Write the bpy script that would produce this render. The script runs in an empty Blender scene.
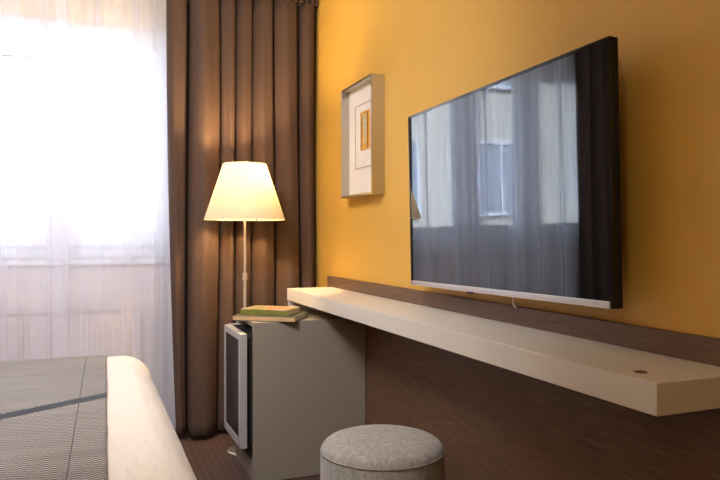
import bpy, bmesh, math, random
from mathutils import Vector, Matrix, Euler, noise
random.seed(7)
S = bpy.context.scene
COL = S.collection
PI = math.pi

# ------------------------------------------------------------------ camera
TH = math.radians(22.15)
EYE = 1.107
cd = bpy.data.cameras.new('camera'); cam = bpy.data.objects.new('camera', cd); COL.objects.link(cam)
cam.location = (0, 0, EYE)
cam.rotation_euler = (PI/2 - 0.0045, 0, -TH)
cd.lens = 668/720*36; cd.sensor_width = 36; cd.clip_start = 0.02
S.camera = cam

# ------------------------------------------------------------------ light and exposure
S.view_settings.view_transform = 'Standard'; S.view_settings.look = 'None'
S.view_settings.exposure = 0.75; S.view_settings.gamma = 1; S.view_settings.use_curve_mapping = False
W = bpy.data.worlds.new('sky'); S.world = W; W.use_nodes = True
bg = W.node_tree.nodes['Background']; bg.inputs[0].default_value = (0.70, 0.81, 1.0, 1); 
_tc = W.node_tree.nodes.new('ShaderNodeTexCoord'); _sx = W.node_tree.nodes.new('ShaderNodeSeparateXYZ')   # overcast sky: brighter overhead
_mx = W.node_tree.nodes.new('ShaderNodeMath'); _mx.operation = 'MULTIPLY_ADD'; _mx.use_clamp = False; _mx.inputs[1].default_value = 20.0; _mx.inputs[2].default_value = 2.2
W.node_tree.links.new(_tc.outputs['Generated'], _sx.inputs[0]); W.node_tree.links.new(_sx.outputs[2], _mx.inputs[0]); W.node_tree.links.new(_mx.outputs[0], bg.inputs[1])

def light(name, kind, loc, energy, color, rot=(0, 0, 0), **k):
    d = bpy.data.lights.new(name, kind); d.energy = energy; d.color = color
    for a, v in k.items(): setattr(d, a, v)
    o = bpy.data.objects.new(name, d); COL.objects.link(o); o.location = loc; o.rotation_euler = rot
    return o
SUN = light('sun', 'SUN', (0, -5, 12), 5.0, (1.0, 0.93, 0.8), (math.radians(52), 0, math.radians(-14)), angle=0.01)
portal = light('window_portal', 'AREA', (-0.42, 4.2, 1.65), 1.0, (1, 1, 1), (-PI/2, 0, 0), shape='RECTANGLE', size=1.76, size_y=1.3)
portal.data.cycles.is_portal = True
ROOM = light('room_fill_light', 'AREA', (-0.45, 1.25, 2.50), 33.0, (0.97, 0.95, 0.98), (math.radians(58), 0, math.radians(-4)), shape='DISK', size=0.7, spread=math.radians(130))  # unseen light read from the shade's shadow, then aimed and strengthened as room fill
BACK = light('back_fill_light', 'POINT', (-1.6, -.9, 2.3), 16.0, (1.0, 0.95, 0.90), shadow_soft_size=.15)  # unseen fill added behind the camera at left to brighten the near desk end

# ------------------------------------------------------------------ helpers
def tag(o, label=None, cat=None, group=None, kind=None):
    if label: o['label'] = label
    if cat: o['category'] = cat
    if group: o['group'] = group
    if kind: o['kind'] = kind
    return o

def empty(name, loc, label, cat, group=None, rot=(0, 0, 0)):
    o = bpy.data.objects.new(name, None); COL.objects.link(o); o.location = loc; o.rotation_euler = rot
    o.empty_display_size = 0.1
    return tag(o, label, cat, group)

def obj(name, bm, mat, parent=None, smooth=False, bevel=0, seg=2, solid=0, autos=None):
    me = bpy.data.meshes.new(name)
    bmesh.ops.recalc_face_normals(bm, faces=bm.faces)
    bm.to_mesh(me); bm.free()
    mats = mat if isinstance(mat, (list, tuple)) else [mat]
    for m in mats: me.materials.append(m)
    if smooth or autos:
        for p in me.polygons: p.use_smooth = True
    o = bpy.data.objects.new(name, me); COL.objects.link(o)
    if autos:
        me.set_sharp_from_angle(angle=math.radians(autos))
    if parent: o.parent = parent
    if solid:
        s = o.modifiers.new('thick', 'SOLIDIFY'); s.thickness = solid; s.offset = 0
    if bevel:
        b = o.modifiers.new('bevel', 'BEVEL'); b.width = bevel; b.segments = seg; b.limit_method = 'ANGLE'
        b.angle_limit = math.radians(40); b.harden_normals = False
    return o

def box(bm, x0, x1, y0, y1, z0, z1, mi=0):
    v = [bm.verts.new(p) for p in ((x0,y0,z0),(x1,y0,z0),(x1,y1,z0),(x0,y1,z0),(x0,y0,z1),(x1,y0,z1),(x1,y1,z1),(x0,y1,z1))]
    for f in ((0,3,2,1),(4,5,6,7),(0,1,5,4),(1,2,6,5),(2,3,7,6),(3,0,4,7)):
        bm.faces.new([v[i] for i in f]).material_index = mi
    return bm

def B(*a):
    return box(bmesh.new(), *a)

def BB(*boxes):
    bm = bmesh.new()
    for b in boxes: box(bm, *b)
    return bm

def lathe(bm, prof, n=48, c=(0, 0, 0), cap=True):
    rings = []
    for r, z in prof:
        if r < 1e-6:
            rings.append([bm.verts.new((c[0], c[1], c[2]+z))])
        else:
            rings.append([bm.verts.new((c[0]+r*math.cos(2*PI*i/n), c[1]+r*math.sin(2*PI*i/n), c[2]+z)) for i in range(n)])
    for a, b in zip(rings, rings[1:]):
        for i in range(n):
            j = (i+1) % n
            if len(a) == 1 and len(b) == 1: continue
            if len(a) == 1: bm.faces.new((a[0], b[i], b[j]))
            elif len(b) == 1: bm.faces.new((a[i], a[j], b[0]))
            else: bm.faces.new((a[i], a[j], b[j], b[i]))
    return bm

def tube(bm, pts, r, n=10):
    pts = [Vector(p) for p in pts]; rings = []
    for i, p in enumerate(pts):
        d = (pts[min(i+1, len(pts)-1)] - pts[max(i-1, 0)]).normalized()
        up = Vector((0, 0, 1)) if abs(d.z) < .9 else Vector((1, 0, 0))
        a = d.cross(up).normalized(); b = d.cross(a)
        rr = r[i] if isinstance(r, (list, tuple)) else r
        rings.append([bm.verts.new(p + a*rr*math.cos(2*PI*k/n) + b*rr*math.sin(2*PI*k/n)) for k in range(n)])
    for a, b in zip(rings, rings[1:]):
        for k in range(n): bm.faces.new((a[k], a[(k+1) % n], b[(k+1) % n], b[k]))
    bm.faces.new(rings[0]); bm.faces.new(rings[-1])
    return bm

# ------------------------------------------------------------------ materials
class N:
    """small node helper"""
    def __init__(s, name):
        s.m = bpy.data.materials.new(name); s.m.use_nodes = True; s.t = s.m.node_tree
        s.b = s.t.nodes['Principled BSDF']; s.out = s.t.nodes['Material Output']
        s._co = None
    def n(s, typ, **k):
        x = s.t.nodes.new(typ)
        for a, v in k.items(): setattr(x, a, v)
        return x
    def link(s, a, b): s.t.links.new(a, b)
    @property
    def co(s):
        if not s._co: s._co = s.n('ShaderNodeTexCoord').outputs['Object']
        return s._co
    def mapped(s, scale=(1, 1, 1), rot=(0, 0, 0), loc=(0, 0, 0)):
        m = s.n('ShaderNodeMapping'); m.inputs['Scale'].default_value = scale; m.inputs['Rotation'].default_value = rot
        m.inputs['Location'].default_value = loc
        s.link(s.co, m.inputs[0]); return m.outputs[0]
    def noise(s, vec, scale, detail=4, rough=.55):
        x = s.n('ShaderNodeTexNoise'); x.inputs['Scale'].default_value = scale; x.inputs['Detail'].default_value = detail
        x.inputs['Roughness'].default_value = rough; s.link(vec, x.inputs['Vector']); return x.outputs['Fac']
    def wave(s, vec, scale, direction='X', dist=0, dscale=1, profile='SIN'):
        x = s.n('ShaderNodeTexWave'); x.bands_direction = direction; x.wave_profile = profile
        x.inputs['Scale'].default_value = scale; x.inputs['Distortion'].default_value = dist; x.inputs['Detail Scale'].default_value = dscale
        s.link(vec, x.inputs['Vector']); return x.outputs['Fac']
    def ramp(s, fac, stops, interp='LINEAR'):
        x = s.n('ShaderNodeValToRGB'); x.color_ramp.interpolation = interp
        e = x.color_ramp.elements
        while len(e) < len(stops): e.new(.5)
        for el, (p, c) in zip(e, stops):
            el.position = p; el.color = (*c, 1) if len(c) == 3 else c
        s.link(fac, x.inputs[0]); return x.outputs[0]
    def math(s, op, a, b=None, c=None):
        x = s.n('ShaderNodeMath', operation=op)
        for i, v in enumerate((a, b, c)):
            if v is None: continue
            if isinstance(v, (int, float)): x.inputs[i].default_value = v
            else: s.link(v, x.inputs[i])
        return x.outputs[0]
    def mix(s, fac, a, b, mode='MIX'):
        x = s.n('ShaderNodeMix', data_type='RGBA', blend_type=mode)
        for i, v in ((0, fac), (6, a), (7, b)):
            if isinstance(v, (int, float)): x.inputs[i].default_value = v
            elif isinstance(v, tuple): x.inputs[i].default_value = (*v, 1)
            else: s.link(v, x.inputs[i])
        return x.outputs[2]
    def xyz(s):
        x = s.n('ShaderNodeSeparateXYZ'); s.link(s.co, x.inputs[0]); return x.outputs
    def bump(s, h, strength=.3, dist=.002):
        x = s.n('ShaderNodeBump'); x.inputs['Strength'].default_value = strength; x.inputs['Distance'].default_value = dist
        s.link(h, x.inputs['Height']); s.link(x.outputs[0], s.b.inputs['Normal'])
    def col(s, c):
        if isinstance(c, tuple): s.b.inputs['Base Color'].default_value = (*c, 1)
        else: s.link(c, s.b.inputs['Base Color'])
        return s
    def set(s, **k):
        for a, v in k.items(): s.b.inputs[a.replace('_', ' ')].default_value = v
        return s

def paint(name, c, rough=.6, var=.06, scale=3, bump=.08, bs=180):
    n = N(name); f = n.noise(n.co, scale, 5)
    lo = tuple(x*(1-var) for x in c); hi = tuple(min(1, x*(1+var)) for x in c)
    n.col(n.ramp(f, [(.3, lo), (.7, hi)])); n.set(Roughness=rough)
    if bump: n.bump(n.noise(n.co, bs, 3), bump, .0006)
    return n.m

def metal(name, c, rough=.3, metallic=1.0):
    n = N(name); f = n.noise(n.mapped((1, 1, 40)), 30, 3)
    n.col(n.ramp(f, [(.2, tuple(x*.93 for x in c)), (.8, c)])); n.set(Metallic=metallic, Roughness=rough)
    return n.m

M = {}
M['ochre'] = paint('ochre_wall_paint', (0.72, 0.43, 0.080), .5, .03, 2, .10, 240)
M['offwhite'] = paint('window_wall_paint', (0.74, 0.66, 0.63), .7, .03)
M['cream'] = paint('lintel_cream_paint', (0.80, 0.62, 0.34), .7, .03)
M['ceiling'] = paint('ceiling_paint', (0.80, 0.76, 0.68), .8, .02)
M['upvc'] = paint('white_window_frame', (0.82, 0.84, 0.86), .35, .01, 3, 0)
M['radiator'] = paint('radiator_enamel', (0.66, 0.58, 0.56), .4, .02, 3, 0)
M['desk'] = paint('desk_laminate', (0.70, 0.66, 0.60), .42, .02, 4, .05, 500)
M['cabinet'] = paint('taupe_grey_laminate', (0.25, 0.215, 0.175), .38, .03, 2, .04, 400)
M['black'] = paint('black_plastic', (0.012, 0.012, 0.013), .4, .02, 3, 0)
M['matblack'] = paint('matt_black', (0.006, 0.006, 0.006), .8, .02, 3, 0)
M['door_silver'] = metal('fridge_door_silver', (0.62, 0.61, 0.62), .38, .55)
M['silver'] = metal('brushed_silver', (0.74, 0.72, 0.70), .28)
M['frame_silver'] = metal('picture_frame_silver', (0.56, 0.52, 0.44), .30, 1.0)
M['pole'] = metal('lamp_aluminium', (0.72, 0.68, 0.62), .35, .8)
M['paper'] = paint('book_paper', (0.72, 0.66, 0.50), .8, .08, 60, .2, 300)
M['facade'] = paint('facade_plaster', (0.66, 0.59, 0.47), .8, .04, .4, 0)
M['facade_dark'] = paint('facade_glass', (0.34, 0.38, 0.42), .2, .05, .4, 0)
M['pavement'] = paint('pale_street_paving', (0.45, 0.44, 0.42), .9, .05, .4, 0)
M['outerwall'] = paint('outer_render', (0.5, 0.48, 0.45), .9, .05, .4, 0)

# dark wood with fine horizontal grain
n = N('dark_wood_veneer')
v = n.mapped((1, .9, 14)); g = n.noise(v, 9, 8, .65); v2 = n.mapped((1, 2.2, 120)); g2 = n.noise(v2, 6, 4, .6)
gg = n.math('ADD', n.math('MULTIPLY', g, .55), n.math('MULTIPLY', g2, .45))
n.col(n.ramp(gg, [(.32, (0.066, 0.034, 0.020)), (.5, (0.140, 0.076, 0.044)), (.68, (0.225, 0.128, 0.076))]))
n.set(Roughness=.42); n.bump(gg, .25, .001); M['wood'] = n.m

# carpet: brown pile with thin lighter stripes running toward the window
n = N('striped_carpet'); X, Y, Z = n.xyz()
st = n.wave(n.mapped((1, 1, 1)), 9.5, 'X'); st2 = n.wave(n.mapped((1, 1, 1)), 33, 'X')
pile = n.noise(n.co, 260, 3)
big = n.ramp(st, [(.55, (0.062, 0.032, 0.022)), (.85, (0.10, 0.056, 0.038))])
c = n.mix(n.math('MULTIPLY', st2, .5), big, (0.045, 0.024, 0.018)); c = n.mix(n.math('MULTIPLY', pile, .45), c, (0.10, 0.052, 0.034))
n.col(c); n.set(Roughness=.95); n.bump(pile, .6, .004); M['carpet'] = n.m

# brown curtain cloth
n = N('brown_curtain_cloth')
wv = n.noise(n.mapped((260, 260, 30)), 2.2, 3); wh = n.noise(n.mapped((25, 25, 420)), 2, 3)
f = n.math('ADD', n.math('MULTIPLY', wv, .5), n.math('MULTIPLY', wh, .5))
n.col(n.ramp(f, [(.3, (0.052, 0.027, 0.017)), (.7, (0.092, 0.050, 0.032))]))
n.set(Roughness=.85); n.bump(f, .2, .0008); M['curtain'] = n.m

# sheer voile
n = N('white_voile')
tr = n.n('ShaderNodeBsdfTransparent'); tr.inputs[0].default_value = (0.97, 0.975, 1, 1)
tl = n.n('ShaderNodeBsdfTranslucent'); tl.inputs[0].default_value = (0.86, 0.89, 1.0, 1)
df = n.n('ShaderNodeBsdfDiffuse'); df.inputs[0].default_value = (0.90, 0.89, 0.97, 1)
m1 = n.n('ShaderNodeMixShader'); m1.inputs[0].default_value = .58; n.link(tl.outputs[0], m1.inputs[1]); n.link(df.outputs[0], m1.inputs[2])
# threads cover more of the view the more edge-on the cloth is seen
lw = n.n('ShaderNodeLayerWeight'); lw.inputs[0].default_value = .5
th = n.wave(n.mapped((1, 1, 1)), 160, 'Z')
cov = n.math('ADD', n.math('MULTIPLY', n.math('POWER', lw.outputs['Facing'], 1.5), .85), n.math('ADD', .48, n.math('MULTIPLY', th, .04)))
m2 = n.n('ShaderNodeMixShader'); n.link(cov, m2.inputs[0]); n.link(tr.outputs[0], m2.inputs[1]); n.link(m1.outputs[0], m2.inputs[2])
n.link(m2.outputs[0], n.out.inputs[0]); M['voile'] = n.m

# lamp shade: thin translucent polycarbonate
n = N('lamp_shade_polycarbonate')
tl = n.n('ShaderNodeBsdfTranslucent'); tl.inputs[0].default_value = (0.135, 0.110, 0.068, 1)
df = n.n('ShaderNodeBsdfDiffuse'); df.inputs[0].default_value = (0.90, 0.82, 0.66, 1)
m1 = n.n('ShaderNodeMixShader'); m1.inputs[0].default_value = .5; n.link(tl.outputs[0], m1.inputs[1]); n.link(df.outputs[0], m1.inputs[2])
n.link(m1.outputs[0], n.out.inputs[0]); M['shade'] = n.m

n = N('bulb_glow'); n.col((1, .85, .6)); n.set(Emission_Color=(1, .62, .28, 1), Emission_Strength=14); M['bulb'] = n.m

# glass pane
n = N('window_glass')
tr = n.n('ShaderNodeBsdfTransparent'); gl = n.n('ShaderNodeBsdfGlossy'); gl.inputs['Roughness'].default_value = .02
fr = n.n('ShaderNodeFresnel'); fr.inputs[0].default_value = 1.45
m1 = n.n('ShaderNodeMixShader'); n.link(fr.outputs[0], m1.inputs[0]); n.link(tr.outputs[0], m1.inputs[1]); n.link(gl.outputs[0], m1.inputs[2])
n.link(m1.outputs[0], n.out.inputs[0]); M['glass'] = n.m

n = N('tv_screen_glass'); n.col((0.004, 0.005, 0.008)); n.set(Roughness=.02, IOR=2.15, Specular_Tint=(.78, .89, 1, 1)); M['screen'] = n.m
n = N('gloss_black'); n.col((0.006, 0.006, 0.006)); n.set(Roughness=.12); M['gloss'] = n.m
n = N('fridge_black_glass'); n.col((0.010, 0.009, 0.009)); n.set(Roughness=.25); M['fridge_glass'] = n.m

# white duvet cotton
n = N('duvet_cotton'); w_ = n.noise(n.co, 2.6, 4, .6); w2 = n.noise(n.mapped((3, 1, 1)), 5, 3, .5); w3 = n.noise(n.co, 500, 2)
n.col(n.ramp(w_, [(.3, (0.70, 0.63, 0.54)), (.7, (0.74, 0.67, 0.58))])); n.set(Roughness=.8, Sheen_Weight=.15)
n.bump(n.math('ADD', n.math('MULTIPLY', w2, 1.0), n.math('MULTIPLY', w3, .02)), .55, .02); M['duvet'] = n.m

# bed runner: grey-beige bird's eye weave, one slate band, one stitched seam
n = N('woven_runner'); X, Y, Z = n.xyz()
# q: distance across the rows (rows lie askew to the bed)
q = n.math('SUBTRACT', Y, n.math('MULTIPLY', X, .42))
zig = n.math('ABSOLUTE', n.math('SUBTRACT', n.math('FRACT', n.math('MULTIPLY', X, 50)), .5))
row = n.math('ADD', n.math('MULTIPLY', q, 72), n.math('MULTIPLY', zig, .9))
tri = n.math('ABSOLUTE', n.math('SUBTRACT', n.math('FRACT', row), .5))
dark = n.ramp(tri, [(.20, (0.0, 0, 0)), (.29, (1, 1, 1))])
tone = n.noise(n.mapped((1.5, 7, 1)), 2.4, 4)
lightc = n.ramp(tone, [(.3, (0.28, 0.26, 0.24)), (.7, (0.38, 0.35, 0.32))])
c = n.mix(dark, (0.042, 0.037, 0.036), lightc)
qb = n.math('SUBTRACT', Y, n.math('ADD', 2.185, n.math('MULTIPLY', n.math('SUBTRACT', X, .046), .60)))
saw = n.math('MULTIPLY', n.math('ABSOLUTE', n.math('SUBTRACT', n.math('FRACT', n.math('MULTIPLY', X, 70)), .5)), .012)
inb = n.math('LESS_THAN', n.math('ABSOLUTE', n.math('ADD', qb, saw)), .034)
c = n.mix(inb, c, (0.020, 0.028, 0.042))
seam = n.math('LESS_THAN', n.math('ABSOLUTE', n.math('SUBTRACT', X, n.math('ADD', -.040, n.math('MULTIPLY', n.math('SUBTRACT', Y, 1.5), .0235)))), .0013)
c = n.mix(seam, c, (0.03, 0.028, 0.028))
n.col(c); n.set(Roughness=.9, Sheen_Weight=.1); n.bump(tri, .35, .0015); M['runner'] = n.m

# melange grey felt of the pouf
n = N('grey_melange_felt'); a = n.noise(n.co, 170, 4, .7); b = n.noise(n.co, 420, 2); c0 = n.noise(n.mapped((1, 1, .4)), 60, 3)
f = n.math('ADD', n.math('MULTIPLY', a, .5), n.math('ADD', n.math('MULTIPLY', b, .25), n.math('MULTIPLY', c0, .25)))
n.col(n.ramp(f, [(.36, (0.19, 0.18, 0.165)), (.5, (0.35, 0.335, 0.31)), (.66, (0.54, 0.52, 0.48))])); n.set(Roughness=.95, Sheen_Weight=.2)
n.bump(f, .6, .003); M['felt'] = n.m
M['felt_seam'] = paint('grey_felt_seam', (0.30, 0.29, 0.27), .9, .05, 90, .2)

M['mat'] = paint('picture_mat_card', (0.80, 0.77, 0.72), .8, .01, 3, .05)
M['matline'] = paint('picture_mat_bevel', (0.46, 0.42, 0.36), .8, .01, 3, 0)
n = N('small_print'); g = n.noise(n.mapped((1, 14, 7)), 3, 5, .6)
n.col(n.ramp(g, [(.3, (0.40, 0.16, 0.02)), (.5, (0.68, 0.34, 0.05)), (.65, (0.78, 0.46, 0.12)), (.8, (0.38, 0.22, 0.08))])); n.set(Roughness=.6); M['art'] = n.m
M['art_pale'] = paint('small_print_pale_green', (0.46, 0.50, 0.36), .6, .2, 60, 0)
M['art_dark'] = paint('small_print_umber', (0.20, 0.09, 0.02), .6, .2, 60, 0)

def cover(name, base, stops, sc=14):
    n = N(name); g = n.noise(n.mapped((1, 1.6, 1)), sc, 3, .5)
    n.col(n.ramp(g, stops, 'CONSTANT')); n.set(Roughness=.3); return n.m
M['cover_top'] = cover('green_cover_with_picture', None, [(0, (0.16, 0.17, 0.035)), (.42, (0.40, 0.32, 0.12)), (.5, (0.66, 0.62, 0.52)), (.55, (0.62, 0.16, 0.04)), (.63, (0.70, 0.42, 0.10))], 16)
M['spine_green'] = paint('olive_green_book_cloth', (0.17, 0.165, 0.03), .45, .1, 20, 0)
M['cover_tan'] = paint('tan_book_cloth', (0.52, 0.34, 0.17), .5, .1, 20, 0)
M['cover_dark'] = paint('dark_green_book_cover', (0.07, 0.08, 0.045), .4, .1, 20, 0)

# ------------------------------------------------------------------ the room
WX = 1.25        # right wall
WY = 3.97        # inner face of the window wall
LX, BY, CZ = -2.15, -1.7, 2.64
OX0, OX1, OZ0, OZ1 = -1.31, 0.475, 0.985, 2.30   # window opening

def struct(name, bm, m, **k): return tag(obj(name, bm, m, **k), kind='structure')
struct('floor', B(LX-.3, WX+.3, BY-.3, WY+.3, -.12, 0), M['carpet'])
struct('ceiling', B(LX-.3, WX+.3, BY-.3, WY+.3, CZ, CZ+.3), M['ceiling'])
struct('wall_right', B(WX, WX+.25, BY-.3, WY+.3, 0, CZ), M['ochre'])
struct('wall_left', B(LX-.25, LX, BY-.3, WY+.3, 0, CZ), M['ochre'])
struct('wall_back', B(LX, WX, BY-.25, BY, 0, CZ), M['ochre'])
struct('wall_window', BB((LX, OX0, WY, WY+.3, 0, CZ), (OX1, WX, WY, WY+.3, 0, CZ), (OX0, OX1, WY, WY+.3, 0, OZ0)), M['offwhite'])
struct('trim_1', B(OX0, OX1, WY, WY+.3, OZ1, CZ), M['cream'])
struct('trim_2', B(OX0-.03, OX1+.03, WY-.035, WY+.10, OZ0-.03, OZ0), M['upvc'], bevel=.005)   # sill board

# window frame with two sashes
def window():
    y0 = WY+.075
    w = empty('window_1', ((OX0+OX1)/2, y0, OZ0), None, None); w['kind'] = 'structure'
    ox, oy, oz = w.location
    def loc(bm):
        bmesh.ops.translate(bm, verts=bm.verts, vec=(-ox, -oy, -oz)); return bm
    z0, z1 = OZ0, OZ1
    fr = BB((OX0, OX1, y0, y0+.07, z0, z0+.07), (OX0, OX1, y0, y0+.07, z1-.05, z1), (OX0, OX0+.05, y0, y0+.07, z0+.07, z1-.05),
            (OX1-.05, OX1, y0, y0+.07, z0+.07, z1-.05), (-.19, -.13, y0, y0+.07, z0+.07, z1-.05), (-.72, -.66, y0, y0+.07, z0+.07, z1-.05))
    f = obj('window_frame', loc(fr), M['upvc'], w, bevel=.004)
    for a, b in ((OX0+.05, -.72), (-.66, -.19), (-.13, OX1-.05)):
        g0, g1 = a+.062, b-.062; h0, h1 = z0+.07, z1-.05
        bm = BB((a, g0, y0-.02, y0+.05, h0, h1), (g1, b, y0-.02, y0+.05, h0, h1), (g0, g1, y0-.02, y0+.05, h0, h0+.09), (g0, g1, y0-.02, y0+.05, h1-.07, h1))
        s = obj('window_sash', loc(bm), M['upvc'], w, bevel=.004)
        obj('window_pane', loc(B(g0, g1, y0+.012, y0+.02, h0+.09, h1-.07)), M['glass'], s)
    h = bmesh.new(); box(h, -.108, -.092, y0-.035, y0-.02, 1.52, 1.60); box(h, -.106, -.094, y0-.055, y0-.035, 1.55, 1.57); box(h, -.106, -.094, y0-.065, y0-.05, 1.46, 1.57)
    obj('window_handle', loc(h), M['silver'], w, bevel=.002)
window()

# radiator below the window
def radiator():
    x0, x1, z0, z1 = -1.0, .27, .12, .70
    r = empty('radiator', (0, 3.915, 0), 'ribbed panel radiator under the window behind the sheer curtains', 'radiator')
    bm = bmesh.new(); nr = 48; w = (x1-x0)/nr
    for i in range(nr):
        a = x0+i*w
        box(bm, a+w*.12, a+w*.88, -.045, -.03, z0+.03, z1-.03)
    box(bm, x0, x1, -.034, -.015, z0, z1)
    obj('ribbed_panel', bm, M['radiator'], r, bevel=.003)
    obj('top_grille', BB(*[(x0+.005+i*.026, x0+.019+i*.026, -.045, .025, z1, z1+.008) for i in range(48)], (x0, x1, -.045, -.038, z1, z1+.012), (x0, x1, .018, .025, z1, z1+.012)), M['radiator'], r)
    obj('bracket', BB((x0+.15, x0+.18, -.015, .04, z0+.05, z1-.05)), M['radiator'], r)
    obj('bracket', BB((x1-.18, x1-.15, -.015, .04, z0+.05, z1-.05)), M['radiator'], r)
    t = bmesh.new(); tube(t, [(x1+.01, -.02, .17), (x1+.06, -.02, .17), (x1+.06, -.02, 0)], .009)
    obj('pipe', t, M['radiator'], r, autos=50)
radiator()

# ------------------------------------------------------------------ curtains
def interp(t, keys):
    for (a, va), (b, vb) in zip(keys, keys[1:]):
        if t <= b: return va + (vb-va)*(t-a)/(b-a) if b > a else vb
    return keys[-1][1]

def folded(bm, creases, yf, yb, z0, z1, nz=40, per=9, drift=.01, power=.55, seed=0, depths=None):
    """cloth hanging in folds; creases are the x places where it runs back"""
    cols = []
    rnd = random.Random(seed)
    ph = [rnd.uniform(0, 6.28) for _ in creases]
    xs = []
    for i in range(len(creases)-1):
        for k in range(per+1): xs.append((i, k/per))
    dep = depths or [1]*(len(creases)-1)
    grid = []
    for j in range(nz+1):
        t = j/nz; z = z0+(z1-z0)*t; row = []
        for (i, s) in xs:
            def cx(q):
                if q == 0: return creases[0]+.050*(1-t)**2*(1 if seed == 3 else 0)
                return creases[q] + drift*(1-t)*math.sin(ph[q]+2.2*(1-t)) * (0 if q in (0, len(creases)-1) else 1)
            a, b = cx(i), cx(i+1)
            pm = PI*.63; phi = (2*s-1)*pm
            w_ = (b-a)/2-min(.004, (b-a)*.08)
            sn = math.sin(phi); sn = math.copysign(abs(sn)**.95, sn)
            x = (a+b)/2+w_*sn
            bul = (math.cos(phi)-math.cos(pm))/(1-math.cos(pm))
            bul = max(0, bul)**.8*(1+.22*sn*math.sin(ph[i]*3+1.6*t))+.07*math.sin(5.5*sn+ph[i]*2+2*t)*math.cos(phi/1.3)
            d = dep[i]*(1-.10*math.sin(ph[i]+3*t))
            y = yb+(yf-yb)*bul*d
            y += .004*noise.noise(Vector((x*6, z*1.6, seed*3.1)))*2
            row.append(bm.verts.new((x, y, z)))
        grid.append(row)
    for r0, r1 in zip(grid, grid[1:]):
        for k in range(len(xs)-1): bm.faces.new((r0[k], r0[k+1], r1[k+1], r1[k]))
    return bm

def ux(u, y=3.71):   # room x on plane y seen in column u
    return y*math.tan(TH+math.atan((u-360)/668))

def drape(cre, dep, label, name='curtain', seed=1, yf=3.655, yb=3.785):
    c = empty(name, ((cre[0]+cre[-1])/2, 3.71, 0), label, 'curtain')
    ox = c.location.x
    def L(bm): bmesh.ops.translate(bm, verts=bm.verts, vec=(-ox, -3.71, 0)); return bm
    bm = folded(bmesh.new(), cre, yf, yb, .035, 2.45, 44, 14, .020, .6, seed, dep)
    obj('cloth', L(bm), M['curtain'], c, smooth=True, solid=.003)
    # gathered heading: tight pencil pleats
    fine = []
    for a, b in zip(cre, cre[1:]):
        k = max(2, round((b-a)/.034)); fine += [a+(b-a)*i/k for i in range(k)]
    fine.append(cre[-1])
    bm = folded(bmesh.new(), fine, yf+.035, yb-.025, 2.452, 2.54, 6, 6, .002, .8, seed+9)
    obj('heading', L(bm), M['curtain'], c, smooth=True, solid=.004)
    return c

us = [167, 190, 221, 238, 254.5, 274, 298, 314.5, 323]
cre = [ux(u) for u in us]; cre[-1] = WX-.006
drape(cre, [.62, .95, .5, .62, .8, .95, .85, .4], 'brown floor-length curtain hanging behind the lit floor lamp, against the yellow wall', seed=3)
cre2 = [-1.62, -1.50, -1.41, -1.30, -1.21, -1.10, -1.01, -.91]
drape(cre2, [.8, .9, .8, .95, .8, .9, .7], 'brown floor-length curtain on the far left of the window, seen only in the television reflection', seed=5)

def sheer(x0, x1, n_, seed, label, lean, edges=None):
    rnd = random.Random(seed)
    o = empty('sheer_curtain', ((x0+x1)/2, 3.83, 0), label, 'sheer curtain', 'pair of sheer curtains')
    bm = bmesh.new(); nx = 420; nz = 34; grid = []
    comps = [(rnd.uniform(22, 40), rnd.uniform(0, 6), rnd.uniform(.35, .55), rnd.uniform(-2, 2)) for _ in range(3)] + [(rnd.uniform(60, 110), rnd.uniform(0, 6), rnd.uniform(.12, .2), rnd.uniform(-3, 3)) for _ in range(3)]
    for j in range(nz+1):
        t = j/nz; z = .02+2.53*t; row = []
        for i in range(nx+1):
            s = i/nx; x = x0+(x1-x0)*s
            xx = x + lean(s, t)
            a = 0
            for f, p, am, sk in comps: a += am*math.sin(f*x+p+sk*(1-t)*1.2+.8*noise.noise(Vector((x*3, t*1.2, f))))
            a = math.copysign(min(abs(a), 1)**.8, a)
            yy = 3.826+.023*a*(.75+.25*t)
            row.append(bm.verts.new((xx-(x0+x1)/2, yy-3.83, z)))
        grid.append(row)
    for r0, r1 in zip(grid, grid[1:]):
        for k in range(nx): bm.faces.new((r0[k], r0[k+1], r1[k+1], r1[k]))
    obj('voile', bm, M['voile'], o, smooth=True)
    obj('heading_tape', B(x0-(x0+x1)/2, x1-(x0+x1)/2, -.006, .006, 2.545, 2.565), M['upvc'], o)
    return o
sheer(-1.00, -.125, 9, 11, 'left white sheer curtain panel across the window', lambda s, t: (.030*min(1, (1-t)*7))*(s**6))
sheer(-.145+.035, .445, 7, 23, 'right white sheer curtain panel next to the brown curtain', lambda s, t: -(.05*min(1, (1-t)*7))*((1-s)**6))

r = empty('curtain_rail', (0, 3.75, 2.56), 'white double curtain rail on the ceiling above the window', 'curtain rail')
obj('track', BB((-1.7, WX-.01, -.07, -.045, 0, .08)), M['upvc'], r, bevel=.003)
obj('track', BB((-1.7, WX-.01, .065, .09, .008, .08)), M['upvc'], r, bevel=.003)

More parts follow.
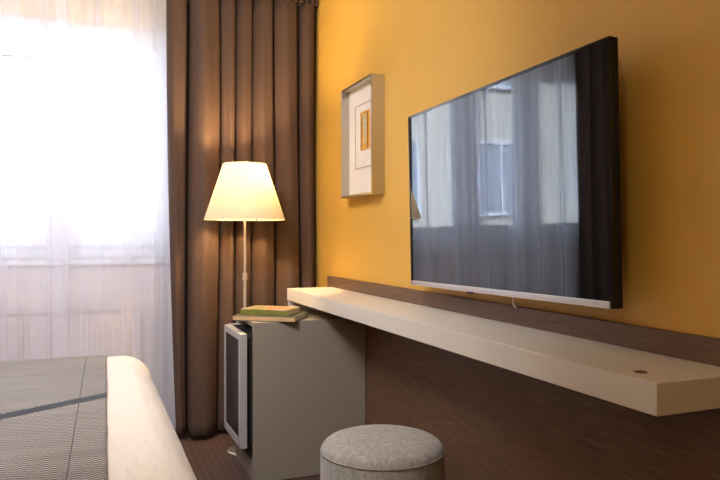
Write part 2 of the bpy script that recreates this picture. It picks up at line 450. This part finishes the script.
# ------------------------------------------------------------------ wall desk with back panel
DX, DY0, DY1, DZ0, DZ1 = .978, .940, 3.43, .773, .835
d = empty('wall_desk', (1.1, 2.2, 0), 'long off-white wall-mounted desk shelf on dark wood back panel below the television', 'desk')
def rel(o, bm): 
    bmesh.ops.translate(bm, verts=bm.verts, vec=tuple(-c for c in o.location)); return bm
tag(obj('back_panel', rel(d, B(WX-.022, WX-.001, -1.2, 3.50, .004, .891)), M['wood'], d, bevel=.001), 'dark wood veneer back panel')
obj('desktop', rel(d, B(DX, WX-.0225, DY0, DY1, DZ0, DZ1)), M['desk'], d, bevel=.0015)
obj('end_panel', rel(d, B(DX+.004, WX-.0225, DY1-.025, DY1-.002, .004, DZ0-.0005)), M['desk'], d, bevel=.001)
g = lathe(bmesh.new(), [(0, 0), (.0125, 0), (.0135, .0012), (.011, .002), (.0095, .0008), (0, .0006)], 28, (1.028, 1.03, DZ1))
tag(obj('cable_grommet', rel(d, g), M['wood'], d, smooth=True), 'small round dark brown plug near the shelf end')

# ------------------------------------------------------------------ minibar cabinet
CX0, CX1, CY0, CY1, CT = .682, WX-.025, 2.940, 3.315, .723
c = empty('minibar_cabinet', (.95, 3.12, 0), 'taupe grey minibar cabinet tucked under the far end of the white desk', 'cabinet')
CC = DX  # cabinet keeps clear of the desk end panel
obj('side_panel', rel(c, B(CX0, CX1, CY0, CY0+.018, .004, CT)), M['cabinet'], c, bevel=.001)
obj('side_panel', rel(c, B(CX0, CX1, CY1-.018, CY1, .004, CT)), M['cabinet'], c, bevel=.001)
obj('top_panel', rel(c, B(CX0, CX1, CY0+.0182, CY1-.0182, CT-.018, CT)), M['cabinet'], c, bevel=.001)
obj('bottom_panel', rel(c, B(CX0+.002, CX1, CY0+.0182, CY1-.0182, .075, .093)), M['cabinet'], c, bevel=.001)
obj('plinth', rel(c, B(CX0+.004, CX0+.02, CY0+.0182, CY1-.0182, .004, .0748)), M['cabinet'], c)
obj('back_panel', rel(c, B(CX1-.01, CX1-.001, CY0+.0182, CY1-.0182, .0932, CT-.0182)), M['black'], c)

f = empty('minibar_fridge', (.95, 3.12, .095), 'small fridge with silver framed dark glass door inside the grey cabinet', 'fridge')
obj('fridge_body', rel(f, B(CX0+.012, CX1-.05, CY0+.022, CY1-.022, .0945, .668)), M['matblack'], f, bevel=.003)
obj('gasket', rel(f, B(.655, CX0+.0118, CY0+.03, CY1-.03, .175, .655)), M['matblack'], f)
DXo, DXi = .623, .6545
dy0, dy1, dz0, dz1 = 2.940, 3.316, .165, .675
fw = .030
dr = obj('door', rel(f, BB((DXo, DXi, dy0, dy0+fw+.006, dz0, dz1), (DXo, DXi, dy1-fw, dy1, dz0, dz1), (DXo, DXi, dy0+fw+.006, dy1-fw, dz0, dz0+fw+.008), (DXo, DXi, dy0+fw+.006, dy1-fw, dz1-fw, dz1), (DXi-.01, DXi, dy0+fw, dy1-fw, dz0+fw, dz1-fw))), M['door_silver'], f, bevel=.0015)
tag(obj('door_panel', rel(f, B(DXo+.003, DXi-.0102, dy0+fw+.0062, dy1-fw-.0002, dz0+fw+.0082, dz1-fw-.0002)), M['fridge_glass'], dr), 'dark glass panel of the door')
for hz_ in (dz1+.0002, dz0-.0062): obj('hinge', rel(f, B(.64, CX0+.0119, dy1-.05, dy1-.024, hz_, hz_+.006)), M['door_silver'], f)

# ------------------------------------------------------------------ books on the cabinet
def book(center, ang, L, Wd, T, z, mcov, mback, label, spine):
    """long side L along local x; spine on local -y side"""
    b = empty('book', (center[0], center[1], z), label, 'book', 'books on the minibar cabinet', (0, 0, math.radians(ang)))
    t = .0022
    obj('cover', BB((-L/2, L/2, -Wd/2, Wd/2, T-t, T)), mcov, b, bevel=.0006)
    obj('back_cover', BB((-L/2, L/2, -Wd/2, Wd/2, 0, t)), mback, b, bevel=.0006)
    obj('spine', BB((-L/2, L/2, -Wd/2, -Wd/2+t, t+.0001, T-t-.0001)), spine, b, bevel=.0006)
    obj('pages', BB((-L/2+.004, L/2-.004, -Wd/2+t+.0001, Wd/2-.004, t+.0001, T-t-.0001)), M['paper'], b)
    return b
book((.800, 3.066), -35, .300, .215, .022, CT+.0004, M['cover_dark'], M['cover_dark'], 'tan hardback book under the green one', M['cover_tan'])
book((.800, 3.08), -38, .235, .165, .027, CT+.0230, M['cover_top'], M['spine_green'], 'olive green book with picture cover lying on top of the tan book', M['spine_green'])

# ------------------------------------------------------------------ floor lamp
LXp, LYp = .748, 3.41
l = empty('floor_lamp', (LXp, LYp, 0), 'slim floor lamp with lit cream cone shade in front of the brown curtain', 'lamp')
obj('base', lathe(bmesh.new(), [(0, .001), (.088, .001), (.090, .004), (.090, .012), (.086, .016), (.02, .018), (.012, .024), (0, .024)], 48), M['pole'], l, autos=35)
obj('pole', lathe(bmesh.new(), [(0, .02), (.0075, .02), (.0075, .90), (0, .90)], 20), M['pole'], l, autos=35)
obj('upper_pole', lathe(bmesh.new(), [(0, .88), (.0058, .88), (.0058, 1.38), (0, 1.38)], 20), M['pole'], l, autos=35)
obj('height_clamp', lathe(bmesh.new(), [(.006, .885), (.0115, .885), (.0115, .922), (.006, .922)], 20), M['pole'], l, autos=35)
sh = bmesh.new(); zb, zt = 1.195, 1.482
prof = [(.2065, zb), (.2065-.0925*.5, zb+(zt-zb)*.5), (.114, zt)]
lathe(sh, [(.2065+(.110-.2065)*k/10, zb+(zt-zb)*k/10) for k in range(11)], 64)
obj('lamp_shade', sh, M['shade'], l, smooth=True)
sp = bmesh.new()
for k in range(3):
    a = 2*PI*k/3+.4; tube(sp, [(0, 0, 1.375), (.05*math.cos(a), .05*math.sin(a), 1.40), (.112*math.cos(a), .112*math.sin(a), 1.486)], .0018, 6)
obj('shade_holder', sp, M['pole'], l, smooth=True)
obj('bulb', lathe(bmesh.new(), [(0, 1.345), (.015, 1.345), (.016, 1.355), (.028, 1.385), (.030, 1.40), (.024, 1.42), (.010, 1.431), (0, 1.432)], 24, (.034, 0, -.055)), M['bulb'], l, smooth=True)
obj('socket', BB((-.004, .048, -.012, .012, 1.270, 1.290)), M['pole'], l, bevel=.003)
obj('dimmer_rod', lathe(bmesh.new(), [(0, 1.17), (.003, 1.17), (.003, 1.275), (0, 1.275)], 10, (.052, -.04, 0)), M['black'], l, smooth=True)
LAMP = light('bulb_light', 'POINT', (LXp+.034, LYp, 1.345), 32.0, (1.0, 0.69, 0.34), shadow_soft_size=.03)
LAMP.parent = l; LAMP.location = (.034, 0, 1.385)

# ------------------------------------------------------------------ picture
fx0, fx1 = 1.185, WX-.001; fy0, fy1, fz0, fz1 = 2.772, 3.166, 1.302, 1.845; ft = .010
p = empty('picture_frame', (fx1, (fy0+fy1)/2, fz0), 'silver box frame with tiny golden print in wide white mat, left of television', 'picture')
obj('frame', rel(p, BB((fx0, fx1, fy0, fy0+ft, fz0, fz1), (fx0, fx1, fy1-ft, fy1, fz0, fz1), (fx0, fx1, fy0+ft, fy1-ft, fz0, fz0+ft), (fx0, fx1, fy0+ft, fy1-ft, fz1-ft, fz1))), M['frame_silver'], p, bevel=.0012)
mt = obj('mat', rel(p, B(1.226, fx1-.002, fy0+ft+.0002, fy1-ft-.0002, fz0+ft+.0002, fz1-ft-.0002)), M['mat'], p)
ly0, ly1, lz0, lz1 = 2.845, 3.070, 1.440, 1.750
obj('mat_border', rel(p, BB((1.2232, 1.2259, ly1-.004, ly1, lz0, lz1), (1.2232, 1.2259, ly0, ly0+.004, lz0, lz1), (1.2232, 1.2259, ly0+.004, ly1-.004, lz1-.004, lz1), (1.2232, 1.2259, ly0+.004, ly1-.004, lz0, lz0+.004))), M['matline'], p)
ar = obj('print', rel(p, B(1.2222, 1.2258, 2.885, 2.997, 1.523, 1.708)), M['art'], p)
bm = bmesh.new()
pts = [(2.958, 1.690), (2.928, 1.690), (2.924, 1.64), (2.932, 1.60), (2.938, 1.55), (2.946, 1.55), (2.952, 1.60), (2.962, 1.65)]
for x in (1.2205, 1.2221):
    bm.verts.ensure_lookup_table(); vs = [bm.verts.new((x, y, z)) for y, z in pts]; bm.faces.new(vs)
bm.verts.ensure_lookup_table()
for i in range(8): bm.faces.new((bm.verts[i], bm.verts[(i+1) % 8], bm.verts[8+(i+1) % 8], bm.verts[8+i]))
obj('pale_figure', rel(p, bm), M['art_pale'], ar)
obj('dark_stripes', rel(p, BB((1.2212, 1.2221, 2.900, 2.912, 1.53, 1.70), (1.2212, 1.2221, 2.982, 2.988, 1.53, 1.70))), M['art_dark'], ar)

# ------------------------------------------------------------------ television
TW, THh, TD = 1.066, .642, .012
tv = empty('television', (1.141, 1.763, 1.252), 'large flat wall-mounted television with black screen reflecting the window', 'television')
# local frame: x = screen normal toward the room is -x, y along the wall, z up
tv.rotation_euler = Euler((math.radians(-.70), math.radians(-.9), math.radians(-.05)), 'XYZ')
hy, hz = TW/2, THh/2
obj('screen', B(-.0015, .004, -hy+.010, hy-.010, -hz+.017, hz-.009), M['screen'], tv)
obj('bezel', BB((-.003, .006, -hy, hy, hz-.0088, hz), (-.003, .006, -hy, -hy+.0098, -hz+.0002, hz-.009), (-.003, .006, hy-.0098, hy, -hz+.0002, hz-.009)), M['gloss'], tv, bevel=.0008)
tag(obj('lower_bezel', B(-.006, .006, -hy+.010, hy-.010, -hz, -hz+.0168), M['silver'], tv, bevel=.001), 'silver lower bezel')
obj('edge_trim', B(.0062, .0085, -hy-.0004, hy+.0004, -hz-.0004, hz+.0004), M['gloss'], tv)
obj('housing', BB((.0087, .026, -hy, hy, -hz, hz), (.0262, .056, -hy+.09, hy-.09, -hz+.03, hz-.22)), M['matblack'], tv, bevel=.003)
obj('logo_plate', BB((-.0075, -.0062, -.032, .032, -hz+.005, -hz+.011)), M['door_silver'], tv)
obj('sensor', BB((-.005, .006, .10, .125, -hz-.006, -hz-.0002)), M['black'], tv)
obj('wall_bracket', BB((.0562, .1, -.20, .20, -.15, .15)), M['matblack'], tv)
t = bmesh.new(); tube(t, [(.03, -.075, -hz+.05), (.03, -.08, -hz-.005), (.025, -.092, -hz-.028), (.03, -.098, -hz-.036)], .0025, 8)
tag(obj('cable', t, M['upvc'], tv, smooth=True), 'short pale cable end')

# ------------------------------------------------------------------ pouf
pf = empty('pouf', (.842, 1.885, 0), 'round grey felt pouf standing beside the grey cabinet under the desk', 'pouf')
R = .190
zt = .470
obj('body', lathe(bmesh.new(), [(0, .012), (R-.010, .012), (R-.002, .02), (R+.001, .08), (R+.003, .25), (R+.001, zt-.035), (R-.001, zt-.018)], 72), M['felt'], pf, autos=50)
obj('seat', lathe(bmesh.new(), [(R-.001, zt-.0178), (R-.003, zt-.008), (R-.009, zt+.001), (R-.020, zt+.009), (R-.038, zt+.015), (R-.065, zt+.019), (R-.10, zt+.021), (.04, zt+.022), (0, zt+.022)], 72), M['felt'], pf, smooth=True)
bm = bmesh.new(); tube(bm, [((R+.0005)*math.cos(2*PI*k/72), (R+.0005)*math.sin(2*PI*k/72), zt-.018) for k in range(73)], .0022, 8)
obj('seam', bm, M['felt_seam'], pf, smooth=True)
obj('base', lathe(bmesh.new(), [(0, 0), (R-.03, 0), (R-.03, .0118), (0, .0118)], 48), M['matblack'], pf)

# ------------------------------------------------------------------ bed
BX0, BX1, BY0, BY1, BT = -2.05, .240, 1.20, 3.02, .613
RC, RB = .12, .10
def ring(inset, z, npc=14, ns=40):
    r = max(RC-inset, .012); pts = []
    x0, x1, y0, y1 = BX0+inset, BX1-inset, BY0+inset, BY1-inset
    cs = [(x1-r, y0+r, -PI/2), (x1-r, y1-r, 0), (x0+r, y1-r, PI/2), (x0+r, y0+r, PI)]
    for q, (cx, cy, a0) in enumerate(cs):
        for k in range(npc+1):
            a = a0+PI/2*k/npc; pts.append((cx+r*math.cos(a), cy+r*math.sin(a), z))
        nx = cs[(q+1) % 4]; a1 = a0+PI/2
        e = (cx+r*math.cos(a1), cy+r*math.sin(a1)); s = (nx[0]+r*math.cos(nx[2]), nx[1]+r*math.sin(nx[2]))
        for k in range(1, ns): pts.append((e[0]+(s[0]-e[0])*k/ns, e[1]+(s[1]-e[1])*k/ns, z))
    return pts
bed = empty('bed', (-.88, 2.1, 0), 'bed made up with a smooth white duvet, seen at left', 'bed')
bm = bmesh.new(); prof = [(.055, .20), (.040, .26), (.024, .34), (.008, .41)]
for k in range(1, 15):
    a = PI/2*k/14; prof.append((RB-(RB+.004)*math.cos(a), BT-RB*1.15+RB*1.15*math.sin(a)))
for i in (.19, .25, .33, .43, .55, .68, .80, .90): prof.append((i, BT+.004*math.sin(PI*min(i, .6))))
rings = []
for ins, z in prof:
    pts = ring(ins, z); vs = []
    for x, y, zz in pts:
        w = Vector((x*2.2, y*2.2, zz*2.2)); k = noise.noise(w); k2 = noise.noise(w*3+Vector((5, 2, 1)))
        o_ = .006*k+.003*k2
        vs.append(bm.verts.new((x+o_*(1 if ins < .1 else 0), y+o_*(1 if ins < .1 else 0), zz+(o_ if ins > .06 else 0)*.6)))
    rings.append(vs)
for a, b in zip(rings, rings[1:]):
    for k in range(len(a)): bm.faces.new((a[k], a[(k+1) % len(a)], b[(k+1) % len(a)], b[k]))
bm.faces.new(rings[-1])
obj('duvet', rel(bed, bm), M['duvet'], bed, smooth=True)
obj('bed_base', rel(bed, B(BX0+.01, BX1-.05, BY0+.05, BY1-.05, .07, .20)), M['cabinet'], bed, bevel=.01)
for x in (BX0+.10, BX1-.18):
    for y in (BY0+.14, BY1-.14): obj('leg', rel(bed, B(x-.025, x+.025, y-.025, y+.025, 0, .07)), M['black'], bed)
obj('headboard', rel(bed, B(LX+.002, BX0-.012, BY0-.1, BY1+.1, .1, 1.15)), M['wood'], bed, bevel=.006)

def bed_z(x, y):
    e = max(RB-(BY1-y), 0)/(RB+.004)
    e = min(e, 1)
    return BT-RB*1.15*(1-math.sqrt(max(0, 1-e*e)))
bm = bmesh.new(); grid = []
nx, ny = 60, 150
# path along y, then down the far side
path = []
for j in range(ny+1):
    y = BY0+.16+(BY1-RB-BY0-.16)*j/ny; path.append((y, BT, 0))
for k in range(1, 17):
    a = PI/2*k/16; path.append((BY1-RB+(RB+.004)*math.sin(a), BT-RB*1.15*(1-math.cos(a)), k/16))

for (y, z, q) in path:
    row = []
    xe = .036+.0235*(y-1.5)
    for i in range(nx+1):
        s = i/nx; x = -.62+(xe+.62)*s
        k = noise.noise(Vector((x*3, y*3, 4)))*.0012
        x += .0025*noise.noise(Vector((y*7, 1, 2)))*s
        off = .0085+k
        row.append(bm.verts.new((x, y+off*math.sin(PI/2*q)*1.3, z+off*math.cos(PI/2*q))))
    grid.append(row)
for r0, r1 in zip(grid, grid[1:]):
    for k in range(nx): bm.faces.new((r0[k], r0[k+1], r1[k+1], r1[k]))
rn = obj('bed_runner', bm, M['runner'], smooth=True, solid=.004)
tag(rn, 'grey patterned woven bed runner with a slate blue band across the white bed', 'bed runner')

# ------------------------------------------------------------------ the building across the street
bd = empty('building', (0, 13, -6), 'cream apartment facade across the street behind the sheer curtains', 'building')
obj('facade', rel(bd, B(-14, 12, 13, 17, -6, 6)), M['facade'], bd)
for r_ in range(4):
    for k in range(9):
        x = -12+2.75*k; z = -3.6+2.9*r_
        wf = obj('window', rel(bd, BB((x-.65, x+.65, 12.93, 12.998, z-.85, z-.78), (x-.65, x+.65, 12.93, 12.998, z+.78, z+.85), (x-.65, x-.58, 12.93, 12.998, z-.78, z+.78), (x+.58, x+.65, 12.93, 12.998, z-.78, z+.78), (x-.03, x+.03, 12.93, 12.998, z-.78, z+.78))), M['upvc'], bd)
        obj('pane', rel(bd, BB((x-.58, x-.031, 12.97, 12.997, z-.78, z+.78), (x+.031, x+.58, 12.97, 12.997, z-.78, z+.78))), M['facade_dark'], wf)
tag(obj('ground', B(-20, 20, 4.4, 30, -6.2, -6.0), M['pavement']), kind='structure')
